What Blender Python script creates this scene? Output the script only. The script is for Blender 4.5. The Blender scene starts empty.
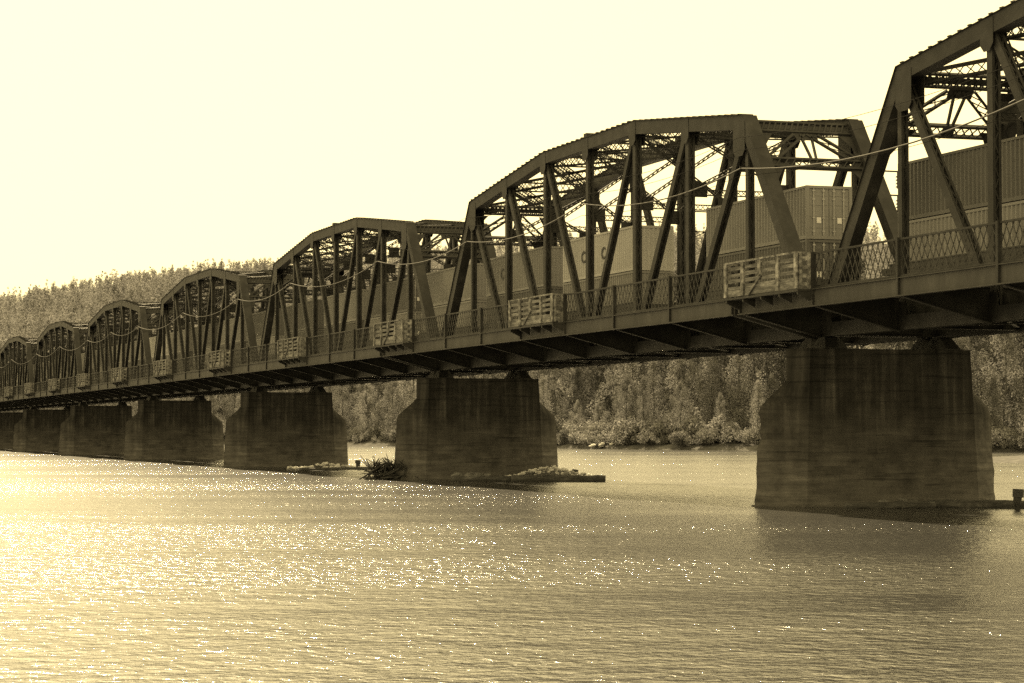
import bpy, math, random
import numpy as np
from mathutils import Vector, Matrix
random.seed(7)
C = bpy.context.scene.collection
SC = bpy.context.scene

# ------------------------------------------------------------------ geometry of the place (metres, water = 0)
ZC = 3.38                      # eye height above the water
TH = 0.32                      # bridge axis against the view
UX, UY = -math.sin(TH), math.cos(TH)      # along the bridge, away
VX, VY = math.cos(TH), math.sin(TH)       # across the bridge, to the far side
AC = 49.4                      # bridge centre line, distance from the eye
S0 = 95.02                     # far joint of the nearest span
P = 7.54                       # panel length
PITCH = 61.02                  # span to span
ZB = 4.29                      # underside of the bottom chord above eye height
def W(s, a, z=0.0): return Vector((s*UX + a*VX, s*UY + a*VY, z))
ROT = math.atan2(-UY, -UX)     # local x runs along the bridge towards the eye, local y to the far side

# ------------------------------------------------------------------ mesh helpers
class MB:
    def __init__(s): s.v = []; s.f = []
    def quad(s, a, b, c, d):
        n = len(s.v); s.v += [tuple(a), tuple(b), tuple(c), tuple(d)]; s.f.append((n, n+1, n+2, n+3))
    def tri(s, a, b, c):
        n = len(s.v); s.v += [tuple(a), tuple(b), tuple(c)]; s.f.append((n, n+1, n+2))
    def hexa(s, p):            # 8 corners: bottom ring 0-3, top ring 4-7
        n = len(s.v); s.v += [tuple(q) for q in p]
        for f in ((3,2,1,0),(4,5,6,7),(0,1,5,4),(1,2,6,5),(2,3,7,6),(3,0,4,7)): s.f.append(tuple(n+i for i in f))
    def box(s, x0, x1, y0, y1, z0, z1):
        s.hexa([(x0,y0,z0),(x1,y0,z0),(x1,y1,z0),(x0,y1,z0),(x0,y0,z1),(x1,y0,z1),(x1,y1,z1),(x0,y1,z1)])
    def beam(s, p0, p1, w, h, side=(0,1,0)):
        p0 = Vector(p0); p1 = Vector(p1); d = (p1-p0).normalized(); sd = Vector(side)
        sd = (sd - d*sd.dot(d)).normalized(); n = d.cross(sd).normalized()
        a = sd*(w/2); b = n*(h/2)
        s.hexa([p0-a-b, p0+a-b, p0+a+b, p0-a+b, p1-a-b, p1+a-b, p1+a+b, p1-a+b])
    def tube(s, pts, r, k=6, caps=True):
        rr = r if isinstance(r, (list, tuple)) else [r]*len(pts)
        pts = [Vector(p) for p in pts]; base = len(s.v)
        for i, p in enumerate(pts):
            d = (pts[min(i+1, len(pts)-1)] - pts[max(i-1, 0)]).normalized()
            u = d.cross(Vector((0,0,1)))
            if u.length < 1e-3: u = Vector((1,0,0))
            u.normalize(); w = d.cross(u)
            for j in range(k):
                t = 2*math.pi*j/k
                s.v.append(tuple(p + u*(math.cos(t)*rr[i]) + w*(math.sin(t)*rr[i])))
        for i in range(len(pts)-1):
            for j in range(k):
                a = base+i*k+j; b = base+i*k+(j+1)%k
                s.f.append((a, b, b+k, a+k))
        if caps:
            s.f.append(tuple(base+j for j in reversed(range(k))))
            e = base+(len(pts)-1)*k; s.f.append(tuple(e+j for j in range(k)))
    def sweep(s, pts, y, w, h, lo_i=0, hi_i=None):          # mitred box along a polyline in a plane of constant y
        P2 = [np.array((p[0], p[1]), float) for p in pts]; rings = []
        for i, p in enumerate(P2):
            ds = []
            if i > 0: ds.append((P2[i]-P2[i-1])/np.linalg.norm(P2[i]-P2[i-1]))
            if i < len(P2)-1: ds.append((P2[i+1]-P2[i])/np.linalg.norm(P2[i+1]-P2[i]))
            ns = [np.array((-d[1], d[0])) for d in ds]; n = sum(ns); n = n/np.linalg.norm(n)
            n = n/ n.dot(ns[0])
            lo = p - n*h/2; hi = p + n*h/2
            rings.append([(lo[0], y-w/2, lo[1]), (lo[0], y+w/2, lo[1]), (hi[0], y+w/2, hi[1]), (hi[0], y-w/2, hi[1])])
        rings = rings[lo_i:hi_i]; b = len(s.v)
        for r in rings: s.v += r
        for i in range(len(rings)-1):
            for j in range(4):
                a = b+i*4+j; c = b+i*4+(j+1) % 4
                s.f.append((a, c, c+4, a+4))
        s.f.append((b+3, b+2, b+1, b)); e = b+(len(rings)-1)*4; s.f.append((e, e+1, e+2, e+3))
    def laced(s, p0, p1, depth, dirv, side, bar=.09, lace=.05, pitch=None, wd=None):
        # two angles held apart by zigzag lacing bars
        p0 = Vector(p0); p1 = Vector(p1); d = Vector(dirv).normalized()*(depth/2)
        wd = wd or bar
        s.beam(p0+d, p1+d, wd, bar, side); s.beam(p0-d, p1-d, wd, bar, side)
        L = (p1-p0).length; n = max(2, int(round(L/(pitch or depth))))
        for i in range(n):
            t0 = p0.lerp(p1, i/n); t1 = p0.lerp(p1, (i+1)/n)
            off = Vector(side).normalized()*wd*.4
            s.beam(t0+d+off, t1-d+off, lace*.3, lace, side); s.beam(t0-d-off, t1+d-off, lace*.3, lace, side)
    def build(s, name, mat, parent=None, smooth=False):
        me = bpy.data.meshes.new(name); me.from_pydata(s.v, [], s.f); me.update()
        if smooth: me.polygons.foreach_set('use_smooth', [True]*len(me.polygons))
        o = bpy.data.objects.new(name, me); C.objects.link(o)
        if mat: me.materials.append(mat)
        if parent: o.parent = parent
        return o

def np_mesh(name, V, F, mat, smooth=False):       # all-quad mesh from arrays
    me = bpy.data.meshes.new(name); nv, nf = len(V), len(F)
    me.vertices.add(nv); me.vertices.foreach_set('co', np.asarray(V, np.float32).ravel())
    me.loops.add(nf*4); me.loops.foreach_set('vertex_index', np.asarray(F, np.int32).ravel())
    me.polygons.add(nf); me.polygons.foreach_set('loop_start', np.arange(0, nf*4, 4, dtype=np.int32))
    me.polygons.foreach_set('use_smooth', np.full(nf, smooth))
    me.update(calc_edges=True); me.validate(); me.materials.append(mat)
    return me

def tag(o, label=None, cat=None, group=None, kind=None):
    if label: o['label'] = label
    if cat: o['category'] = cat
    if group: o['group'] = group
    if kind: o['kind'] = kind
    return o
def empty(name, loc, rz=0.0):
    o = bpy.data.objects.new(name, None); C.objects.link(o); o.location = loc; o.rotation_euler = (0, 0, rz)
    o.empty_display_size = .5
    return o
def kids(o): return [c for c in bpy.data.objects if c.parent == o]
def copy_tree(o, tree, parent=None):
    c = o.copy(); C.objects.link(c)
    if parent: c.parent = parent
    for ch in tree.get(o.name, ()): copy_tree(ch, tree, c)
    return c
def tree_of():
    t = {}
    for o in bpy.data.objects:
        if o.parent: t.setdefault(o.parent.name, []).append(o)
    return t

# ------------------------------------------------------------------ materials
def new_mat(name):
    m = bpy.data.materials.new(name); m.use_nodes = True
    nt = m.node_tree; b = nt.nodes['Principled BSDF']; return m, nt, b
def node(nt, typ, **kw):
    n = nt.nodes.new(typ)
    for k, v in kw.items():
        if k in n.inputs: n.inputs[k].default_value = v
        else: setattr(n, k, v)
    return n
def ramp(nt, stops):
    r = nt.nodes.new('ShaderNodeValToRGB'); e = r.color_ramp.elements
    while len(e) < len(stops): e.new(.5)
    for i, (p, c) in enumerate(stops):
        e[i].position = p; e[i].color = (c, c*.985, c*.97, 1) if not isinstance(c, tuple) else c
    return r
def rough_mat(name, stops, scale, rough=.8, metal=0.0, stretch=None, bump=0.0, bscale=None, detail=6, spec=.3, rand=0.0):
    m, nt, b = new_mat(name)
    tc = node(nt, 'ShaderNodeTexCoord'); mp = node(nt, 'ShaderNodeMapping')
    if stretch: mp.inputs['Scale'].default_value = stretch
    nt.links.new(tc.outputs['Object'], mp.inputs['Vector'])
    n = node(nt, 'ShaderNodeTexNoise', Scale=scale, Detail=detail, Roughness=.65)
    nt.links.new(mp.outputs[0], n.inputs['Vector'])
    r = ramp(nt, stops); nt.links.new(n.outputs['Fac'], r.inputs[0])
    col = r.outputs[0]
    if rand:
        oi = node(nt, 'ShaderNodeObjectInfo'); mr = node(nt, 'ShaderNodeMapRange')
        mr.inputs['To Min'].default_value = 1-rand; mr.inputs['To Max'].default_value = 1+rand
        nt.links.new(oi.outputs['Random'], mr.inputs['Value'])
        mx = node(nt, 'ShaderNodeVectorMath', operation='SCALE')
        nt.links.new(col, mx.inputs[0]); nt.links.new(mr.outputs[0], mx.inputs['Scale']); col = mx.outputs[0]
    nt.links.new(col, b.inputs['Base Color'])
    b.inputs['Roughness'].default_value = rough; b.inputs['Metallic'].default_value = metal
    b.inputs['Specular IOR Level'].default_value = spec
    if bump:
        n2 = node(nt, 'ShaderNodeTexNoise', Scale=bscale or scale*3, Detail=6)
        nt.links.new(mp.outputs[0], n2.inputs['Vector'])
        bp = node(nt, 'ShaderNodeBump', Strength=bump, Distance=.05)
        nt.links.new(n2.outputs['Fac'], bp.inputs['Height']); nt.links.new(bp.outputs[0], b.inputs['Normal'])
    return m

M = {}
M['steel'] = rough_mat('weathered_steel', [(.3,.014),(.5,.025),(.62,.036),(.75,.07)], .9, rough=.7, bump=.15, bscale=9, spec=.25)
M['steel_pale'] = rough_mat('faded_steel', [(.3,.03),(.55,.05),(.75,.075)], 1.3, rough=.8, stretch=(1,1,.35))
M['galv'] = rough_mat('cable_sheath', [(.3,.08),(.7,.13)], 3, rough=.9, spec=.1)
M['wire'] = rough_mat('wire', [(.3,.02),(.7,.04)], 3, rough=1, spec=0)
M['wood_pale'] = rough_mat('peeling_white_boards', [(.34,.04),(.46,.11),(.56,.19),(.66,.34)], 3.2, rough=.9, stretch=(1,1,1.2), bump=.3, bscale=14, rand=.15)
M['wood_grey'] = rough_mat('grey_boards', [(.32,.05),(.5,.12),(.68,.27)], 3.0, rough=.9, stretch=(.4,1,3), bump=.3, bscale=14, rand=.15)
M['plank'] = rough_mat('deck_planks', [(.3,.05),(.7,.11)], 1.5, rough=.9, stretch=(6,.6,1))
M['log'] = rough_mat('wet_log', [(.3,.025),(.55,.06),(.75,.13)], 2.0, rough=.75, stretch=(.6,3,3), bump=.4, bscale=9)
M['stone'] = rough_mat('pale_rubble', [(.3,.45),(.55,.6),(.75,.72)], 1.5, rough=.9, bump=.3, bscale=8, rand=.25)
M['stone_dark'] = rough_mat('dark_rubble', [(.3,.06),(.7,.16)], 1.5, rough=.9, bump=.3, bscale=8, rand=.25)
M['bark'] = rough_mat('bark', [(.3,.04),(.7,.13)], 3, rough=.95, stretch=(1,1,.2))
M['driftwood'] = rough_mat('dark_driftwood', [(.3,.02),(.7,.06)], 3, rough=.85)
M['gravel'] = rough_mat('gravel', [(.3,.06),(.5,.10),(.7,.16)], 1.2, rough=1, bump=.6, bscale=5, spec=0)
M['bankground'] = rough_mat('bank_ground', [(.3,.05),(.55,.09),(.7,.14)], .25, rough=1, bump=.4, bscale=1.5, spec=0)
M['hillground'] = rough_mat('hill_ground', [(.3,.08),(.7,.14)], .03, rough=1.0)
M['bogie'] = rough_mat('bogie_steel', [(.3,.02),(.7,.05)], 4, rough=.6)
M['rail'] = rough_mat('rail_steel', [(.3,.06),(.7,.14)], 4, rough=.4, metal=.6)

def container_mat(name, lo, hi):
    return rough_mat(name, [(.3,lo),(.52,(lo+hi)/2),(.72,hi)], .55, rough=.55, stretch=(1,1,.35), detail=8, spec=.35)
M['cont_dark'] = container_mat('dark_container_paint', .07, .10)
M['cont_mid'] = container_mat('faded_container_paint', .15, .21)
M['cont_light'] = container_mat('pale_container_paint', .32, .42)
M['cont_rib'] = container_mat('container_door_gear', .24, .36)
M['letter'] = rough_mat('letter_paint', [(.3,.03),(.7,.05)], 2, rough=.6)
M['placard'] = rough_mat('placard', [(.3,.5),(.7,.7)], 2, rough=.6)

def concrete():
    m, nt, b = new_mat('stained_pier_concrete')
    tc = node(nt, 'ShaderNodeTexCoord'); L = nt.links.new
    mp = node(nt, 'ShaderNodeMapping'); mp.inputs['Scale'].default_value = (1.4, 1.4, .07); L(tc.outputs['Object'], mp.inputs['Vector'])
    st = node(nt, 'ShaderNodeTexNoise', Scale=1.3, Detail=7, Roughness=.62); L(mp.outputs[0], st.inputs['Vector'])
    mh = node(nt, 'ShaderNodeMapping'); mh.inputs['Scale'].default_value = (.25, .25, 2.4); L(tc.outputs['Object'], mh.inputs['Vector'])
    hz = node(nt, 'ShaderNodeTexNoise', Scale=1.1, Detail=6, Roughness=.6); L(mh.outputs[0], hz.inputs['Vector'])
    bl = node(nt, 'ShaderNodeTexNoise', Scale=.8, Detail=8, Roughness=.7); L(tc.outputs['Object'], bl.inputs['Vector'])
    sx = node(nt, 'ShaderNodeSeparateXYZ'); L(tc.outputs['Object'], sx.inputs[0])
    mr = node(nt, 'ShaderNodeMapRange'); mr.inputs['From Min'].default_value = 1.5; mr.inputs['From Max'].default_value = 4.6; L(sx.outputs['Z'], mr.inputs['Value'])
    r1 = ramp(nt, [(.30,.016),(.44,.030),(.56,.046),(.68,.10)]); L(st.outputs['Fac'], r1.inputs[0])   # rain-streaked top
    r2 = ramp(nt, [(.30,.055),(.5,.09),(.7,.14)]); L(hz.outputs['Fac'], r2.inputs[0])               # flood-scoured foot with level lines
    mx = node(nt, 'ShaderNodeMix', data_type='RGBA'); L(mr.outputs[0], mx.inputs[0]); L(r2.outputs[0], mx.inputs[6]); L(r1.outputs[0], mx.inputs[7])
    ml = node(nt, 'ShaderNodeMapping'); ml.inputs['Scale'].default_value = (.12, .12, 3.4); L(tc.outputs['Object'], ml.inputs['Vector'])
    ln = node(nt, 'ShaderNodeTexNoise', Scale=1.6, Detail=5, Roughness=.7); L(ml.outputs[0], ln.inputs['Vector'])
    rl = ramp(nt, [(.34,.35),(.43,.95),(.56,1.0),(.66,1.25)]); L(ln.outputs['Fac'], rl.inputs[0])
    r3 = ramp(nt, [(.32,.5),(.5,.95),(.7,1.3)]); L(bl.outputs['Fac'], r3.inputs[0])
    mu = node(nt, 'ShaderNodeMix', data_type='RGBA', blend_type='MULTIPLY'); mu.inputs[0].default_value = 1
    L(mx.outputs[2], mu.inputs[6]); L(r3.outputs[0], mu.inputs[7]); mv = node(nt, 'ShaderNodeMix', data_type='RGBA', blend_type='MULTIPLY'); mv.inputs[0].default_value = .8
    L(mu.outputs[2], mv.inputs[6]); L(rl.outputs[0], mv.inputs[7]); L(mv.outputs[2], b.inputs['Base Color'])
    b.inputs['Roughness'].default_value = .92; b.inputs['Specular IOR Level'].default_value = .2
    bp = node(nt, 'ShaderNodeBump', Strength=.5, Distance=.06)
    ad = node(nt, 'ShaderNodeMath', operation='ADD'); L(hz.outputs['Fac'], ad.inputs[0]); L(bl.outputs['Fac'], ad.inputs[1])
    L(ad.outputs[0], bp.inputs['Height']); L(bp.outputs[0], b.inputs['Normal'])
    return m
M['concrete'] = concrete()

def leaf_mat(name, lo, hi, trans=.35, scale=.5):
    m, nt, b = new_mat(name); nt.nodes.remove(b); L = nt.links.new
    out = [n for n in nt.nodes if n.type == 'OUTPUT_MATERIAL'][0]
    tc = node(nt, 'ShaderNodeTexCoord'); n = node(nt, 'ShaderNodeTexNoise', Scale=scale, Detail=4); L(tc.outputs['Object'], n.inputs['Vector'])
    r = ramp(nt, [(.35, lo), (.65, hi)]); L(n.outputs['Fac'], r.inputs[0])
    oi = node(nt, 'ShaderNodeObjectInfo'); mr = node(nt, 'ShaderNodeMapRange'); mr.inputs['To Min'].default_value = .75; mr.inputs['To Max'].default_value = 1.3
    L(oi.outputs['Random'], mr.inputs['Value'])
    sc = node(nt, 'ShaderNodeVectorMath', operation='SCALE'); L(r.outputs[0], sc.inputs[0]); L(mr.outputs[0], sc.inputs['Scale'])
    d = node(nt, 'ShaderNodeBsdfDiffuse'); t = node(nt, 'ShaderNodeBsdfTranslucent'); mx = node(nt, 'ShaderNodeMixShader'); mx.inputs[0].default_value = trans
    L(sc.outputs[0], d.inputs[0]); L(sc.outputs[0], t.inputs[0]); L(d.outputs[0], mx.inputs[1]); L(t.outputs[0], mx.inputs[2]); L(mx.outputs[0], out.inputs[0])
    return m
M['leaf'] = leaf_mat('poplar_leaves', .14, .22, .45)
M['leaf_shade'] = leaf_mat('shade_toned_leaves', .05, .09, .35)  # darker leaf colour, stands for the shade deep in the bank trees
M['shrub'] = leaf_mat('willow_leaves', .15, .24, .5)
M['needle'] = leaf_mat('needles', .035, .06, .2)
M['farleaf'] = leaf_mat('far_forest_leaves', .15, .25, .45, .03)

def water():
    m, nt, b = new_mat('river_water'); L = nt.links.new
    tc = node(nt, 'ShaderNodeTexCoord')
    def nz(scale, stretch, det, rough=.55, dist=0.0):
        mp = node(nt, 'ShaderNodeMapping'); mp.inputs['Scale'].default_value = stretch; mp.inputs['Rotation'].default_value = (0, 0, .25)
        L(tc.outputs['Object'], mp.inputs['Vector'])
        n = node(nt, 'ShaderNodeTexNoise', Scale=scale, Detail=det, Roughness=rough, Distortion=dist); L(mp.outputs[0], n.inputs['Vector']); return n.outputs['Fac']
    a = nz(3.4, (1, .9, 1), 4, .55, .5); c = nz(1.1, (1, 1.1, 1), 3); g = nz(.035, (.5, 1.4, 1), 4)
    r = ramp(nt, [(.36, .35), (.5, .85), (.64, 1.25)]); L(g, r.inputs[0])
    m1 = node(nt, 'ShaderNodeMath', operation='MULTIPLY'); L(a, m1.inputs[0]); m1.inputs[1].default_value = WAVE_S
    m2 = node(nt, 'ShaderNodeMath', operation='MULTIPLY_ADD'); L(c, m2.inputs[0]); m2.inputs[1].default_value = WAVE_L; L(m1.outputs[0], m2.inputs[2])
    m3 = node(nt, 'ShaderNodeMath', operation='MULTIPLY'); L(m2.outputs[0], m3.inputs[0]); L(r.outputs[0], m3.inputs[1])
    bp = node(nt, 'ShaderNodeBump', Strength=1.0, Distance=1.0); L(m3.outputs[0], bp.inputs['Height']); L(bp.outputs[0], b.inputs['Normal'])
    b.inputs['Base Color'].default_value = (.025, .025, .025, 1); b.inputs['Roughness'].default_value = .15; b.inputs['IOR'].default_value = 2.0
    return m
WAVE_S, WAVE_L = .085, .13
M['water'] = water()

# ------------------------------------------------------------------ camera, sky, sun
cam = bpy.data.cameras.new('camera'); co = bpy.data.objects.new('camera', cam); C.objects.link(co)
cam.sensor_width = 36; cam.lens = 2308/1024*36; cam.clip_end = 20000; cam.clip_start = .5
co.location = (0, 0, ZC); co.rotation_euler = (math.pi/2 + .0389, 0, 0); SC.camera = co

SUN_AZ, SUN_EL = math.radians(-17), math.radians(39)       # azimuth clockwise from the view
SKY_STRENGTH, SUN_STRENGTH, EXPOSURE = .10, 5.0, 1.70
TINT = (1.0, .80, .385)
w = bpy.data.worlds.new('World'); SC.world = w; w.use_nodes = True; nt = w.node_tree
bg = nt.nodes['Background']
sky = nt.nodes.new('ShaderNodeTexSky'); sky.sky_type = 'NISHITA'; sky.sun_disc = False
sky.sun_elevation = SUN_EL; sky.sun_rotation = SUN_AZ; sky.air_density = 1.0; sky.dust_density = 4.0; sky.ozone_density = 1.0
bw = nt.nodes.new('ShaderNodeRGBToBW'); nt.links.new(sky.outputs[0], bw.inputs[0])
tn = nt.nodes.new('ShaderNodeVectorMath'); tn.operation = 'SCALE'; tn.inputs[0].default_value = TINT
pw = nt.nodes.new('ShaderNodeMath'); pw.operation = 'POWER'; pw.inputs[1].default_value = .12; nt.links.new(bw.outputs[0], pw.inputs[0])
pk = nt.nodes.new('ShaderNodeMath'); pk.operation = 'MULTIPLY'; pk.inputs[1].default_value = 4.62; nt.links.new(pw.outputs[0], pk.inputs[0])
nt.links.new(pk.outputs[0], tn.inputs['Scale']); nt.links.new(tn.outputs[0], bg.inputs['Color'])
bg.inputs['Strength'].default_value = SKY_STRENGTH
sl = bpy.data.lights.new('sun', 'SUN'); so = bpy.data.objects.new('sun', sl); C.objects.link(so)
sl.energy = SUN_STRENGTH; sl.angle = math.radians(.53); sl.color = (1.0, .795, .45)
d = Vector((math.sin(SUN_AZ)*math.cos(SUN_EL), math.cos(SUN_AZ)*math.cos(SUN_EL), math.sin(SUN_EL)))
so.rotation_euler = d.to_track_quat('Z', 'Y').to_euler(); so.location = (-60, 60, 120)
SC.view_settings.view_transform = 'Standard'; SC.view_settings.look = 'None'; SC.view_settings.gamma = 1
SC.view_settings.use_curve_mapping = False; SC.view_settings.exposure = EXPOSURE

# ------------------------------------------------------------------ one truss span
NEAR, FAR = -2.9, 2.85
def z_(z): return z - ZB
LEN = 8*P
TOPZ = {1:15.14, 2:15.94, 3:16.74, 4:16.74, 5:16.74, 6:15.94, 7:15.14}
for k in TOPZ: TOPZ[k] = z_(TOPZ[k])
BZ = .30
FY = -7.1                      # near fence line
DECK = z_(5.93)
def member(p0, p1, w, h, trim0=.0, trim1=.0, pitch=.45):
    """laced pair of channels: two plates facing outwards, a recessed web and zigzag lacing on both open faces"""
    m = MB(); p0 = Vector(p0); p1 = Vector(p1); d = (p1-p0).normalized(); p0 = p0 + d*trim0; p1 = p1 - d*trim1
    n = d.cross(Vector((0,1,0))).normalized(); t = .035
    for sy in (-1, 1):
        off = Vector((0, sy*(w/2 - t/2), 0))
        m.beam(p0+off, p1+off, t, h)
        for sn in (-1, 1):                       # channel lips
            m.beam(p0+Vector((0, sy*(w/2-.07), 0))+n*sn*(h/2-.012), p1+Vector((0, sy*(w/2-.07), 0))+n*sn*(h/2-.012), .08, .024)
    m.beam(p0, p1, w-2*t-.004, h*.45)
    L = (p1-p0).length; c = int(L/pitch)
    for sn in (-1, 1):
        for i in range(c):
            a = p0.lerp(p1, i/c); b = p0.lerp(p1, (i+1)/c); q = (w/2-.1)*(1 if i % 2 else -1)
            m.beam(a+Vector((0, q, 0))+n*sn*(h/2-.035), b+Vector((0, -q, 0))+n*sn*(h/2-.035), .06, .012)
    return m
def gusset(m, x, y, z, wx, wz, W_):
    for s in (-1, 1):
        yy = y + s*(W_/2 + .009)
        c = .28
        pts = [(-wx/2, -wz/2+c), (-wx/2+c, -wz/2), (wx/2-c, -wz/2), (wx/2, -wz/2+c), (wx/2, wz/2), (-wx/2, wz/2)]
        n = len(m.v)
        for dy in (-.009, .009): m.v += [(x+a, yy+dy, z+b) for a, b in pts]
        k = len(pts); m.f.append(tuple(n+i for i in range(k))); m.f.append(tuple(n+k+i for i in reversed(range(k))))
        for i in range(k): m.f.append((n+i, n+k+i, n+k+(i+1) % k, n+(i+1) % k))

def fence_mesh(x0, x1, y, z0, z1):
    m = MB(); L = x1-x0; H = z1-z0; st = .44; rise = H/.37*.44/2      # diamonds .44 wide, .37 high
    for sgn in (1, -1):
        yy = y + sgn*.012; x = x0 - rise
        while x < x1:
            a0, a1 = x, x+rise; b0, b1 = z0, z1
            if a0 < x0: b0 = z0 + (x0-a0)/rise*H; a0 = x0
            if a1 > x1: b1 = z0 + (x1-x)/rise*H; a1 = x1
            if a1-a0 > .03:
                if sgn > 0: m.beam((a0, yy, b0), (a1, yy, b1), .012, .052)
                else: m.beam((x0+x1-a0, yy, b0), (x0+x1-a1, yy, b1), .012, .052)
            x += st
    m.box(x0, x1, y-.05, y+.05, z1, z1+.075); m.box(x0, x1, y-.045, y+.045, z0-.07, z0)
    return m

def make_span():
    R_ = empty('truss_span', (0, 0, 0)); st = M['steel']
    nodes = [(k*P + (.2 if k == 1 else -.2 if k == 7 else 0), TOPZ[k]) for k in range(1, 8)]
    for y in (NEAR, FAR):
        full = [(0, BZ+.1)] + nodes + [(LEN, BZ+.1)]
        cov = []                                                             # the cover plate's line, offset outwards
        for i, (x, z) in enumerate(full):
            def nrm(a, b): d = np.array((b[0]-a[0], b[1]-a[1])); d /= np.linalg.norm(d); return np.array((-d[1], d[0]))
            ns = ([nrm(full[i-1], full[i])] if i else []) + ([nrm(full[i], full[i+1])] if i < 8 else [])
            n = sum(ns); n /= np.linalg.norm(n); n /= n.dot(ns[0]); cov.append((x+n[0]*.364, z+n[1]*.364))
        m = MB(); m.sweep(full, y, .60, .70, 1, 8)
        m.sweep(cov, y, .74, .026, 1, 8)
        for i in range(6):                                                   # batten edges along the top
            (xa, za), (xb, zb) = nodes[i], nodes[i+1]
            for j in range(9):
                t = (j+.5)/9; x = xa+(xb-xa)*t; z = za+(zb-za)*t
                m.box(x-.13, x+.13, y-.40, y+.40, z+.372, z+.43)
        for k in range(1, 8): gusset(m, k*P + (.62 if k == 1 else -.62 if k == 7 else 0), y, TOPZ[k]-(.75 if k in (1,7) else .33), 1.4 if k in (1,7) else 1.0, 1.75 if k in (1,7) else 1.3, .60)
        xh = 4*P; m.box(xh-.25, xh+.25, y-.3, y+.3, TOPZ[4]+.38, TOPZ[4]+.62)
        m.build('top_chord', st, R_)
        m = MB(); m.box(-.1, LEN+.1, y-.25, y-.17, 0, .62); m.box(-.1, LEN+.1, y+.17, y+.25, 0, .62)
        m.box(-.1, LEN+.1, y-.168, y+.168, .25, .37)
        for i in range(int(LEN/.55)):
            x = i*.55; q = .15 if i % 2 else -.15
            m.beam((x, y+q, .015), (x+.55, y-q, .015), .07, .014, (0,0,1))
        for k in range(0, 9): gusset(m, min(max(k*P, .55), LEN-.55), y, BZ+.28, 1.15, 1.15, .50)
        m.build('bottom_chord', st, R_)
        for e, (xa, xb) in enumerate(((0, P+.2), (LEN, LEN-P-.2))):
            mm = MB(); a0, a1 = ((0, 2), (7, 9))[e]
            mm.sweep(full, y, .594, .694, a0, a1); mm.sweep(cov, y, .734, .026, a0, a1)
            pa, pb = Vector((xa, y, BZ+.1)), Vector((xb, y, TOPZ[1])); dd = (pb-pa).normalized(); nn = Vector((dd.z, 0, -dd.x)) * (1 if e == 0 else -1)
            for j in range(18):                                              # lacing on the inner face
                t0, t1 = pa.lerp(pb, (j+.5)/20), pa.lerp(pb, (j+1.5)/20); qv = Vector((0, .26 if j % 2 else -.26, 0))
                mm.beam(t0+nn*.36+qv, t1+nn*.36-qv, .07, .014)
            mm.build('end_post', st, R_)
        for k in range(1, 8):
            member((k*P, y, BZ+.3), (k*P, y, TOPZ[k]), .38 if k not in (1,7) else .34, .42 if k not in (1,7) else .34).build('vertical_post', st, R_)
        for a, b in ((1,2),(2,3),(3,4),(7,6),(6,5),(5,4)):
            member((a*P, y, TOPZ[a]), (b*P, y, BZ+.3), .36, .44 if a in (1,7,2,6) else .34, .3, .1).build('diagonal', st, R_)
    # end portals, in the plane of the end posts
    for e in (0, 1):
        sx = -1 if e else 1; xo = LEN if e else 0
        def q(t, y): return Vector((xo + sx*(P+.2)*t, y, BZ + (TOPZ[1]-BZ)*t))
        ax = (q(1,0)-q(0,0)).normalized(); sd = ax.cross(Vector((0,1,0)))
        m = MB(); y0, y1 = NEAR+.28, FAR-.28
        m.laced(q(.985,y0), q(.985,y1), .6, ax, sd, .12, .08, .3, .16); m.beam(q(.985,y0), q(.985,y1), .03, .3, sd)
        m.laced(q(.80,y0), q(.80,y1), .5, ax, sd, .12, .06, .4, .22)
        for sg in (-1, 1):
            m.laced(q(.95, sg*.35), q(.82, sg*2.3), .62, Vector((0, 1, 0)), sd, .12, .05, .6, .12)
            m.beam(q(.95, sg*.3), q(.82, sg*.12), .12, .10, sd)
            a, b, c2 = q(.80, sg*2.6), q(.80, sg*1.6), q(.68, sg*2.6)          # knee plates
            t = sd*.01; m.hexa([a-t, b-t, c2-t, c2-t*.99, a+t, b+t, c2+t, c2+t*.99])
            a, b, c2 = q(.95, sg*2.6), q(.95, sg*1.8), q(.86, sg*2.6)
            m.hexa([a-t, b-t, c2-t, c2-t*.99, a+t, b+t, c2+t, c2+t*.99])
        m.beam(q(.945,-.6), q(.945,.6), .024, .6, sd); m.beam(q(.80,-.3), q(.80,.3), .02, .4, sd)
        m.beam(q(.81,2.05), q(.81,2.6), .024, .75, sd); m.beam(q(.81,-2.6), q(.81,-2.05), .024, .75, sd)
        m.build('portal_brace', st, R_)
    for k in range(2, 7):       # sway frames
        x = k*P; zt = TOPZ[k]; m = MB(); y0, y1 = NEAR+.2, FAR-.2; zl = z_(12.45)
        m.laced((x,y0,zt-.15), (x,y1,zt-.15), .55, (0,0,1), (1,0,0), .09, .05, .4, .12)
        m.laced((x,y0,zl), (x,y1,zl), .28, (0,0,1), (1,0,0), .06, .035, .3, .09)
        for sg in (-1, 1):
            m.laced((x+.05*sg,sg*2.65,zt-.55), (x+.05*sg,-sg*2.65,zl+.2), .16, (0,0,1), (1,0,0), .065, .035, .35, .1)
        zm = (zt-.55+zl+.2)/2; m.box(x-.012, x+.012, -.42, .42, zm-.42, zm+.42)
        for sg in (-1, 1): m.box(x-.012, x+.012, sg*2.3-.36, sg*2.3+.36, zl-.25, zl+.55)
        m.build('sway_frame', st, R_)
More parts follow.
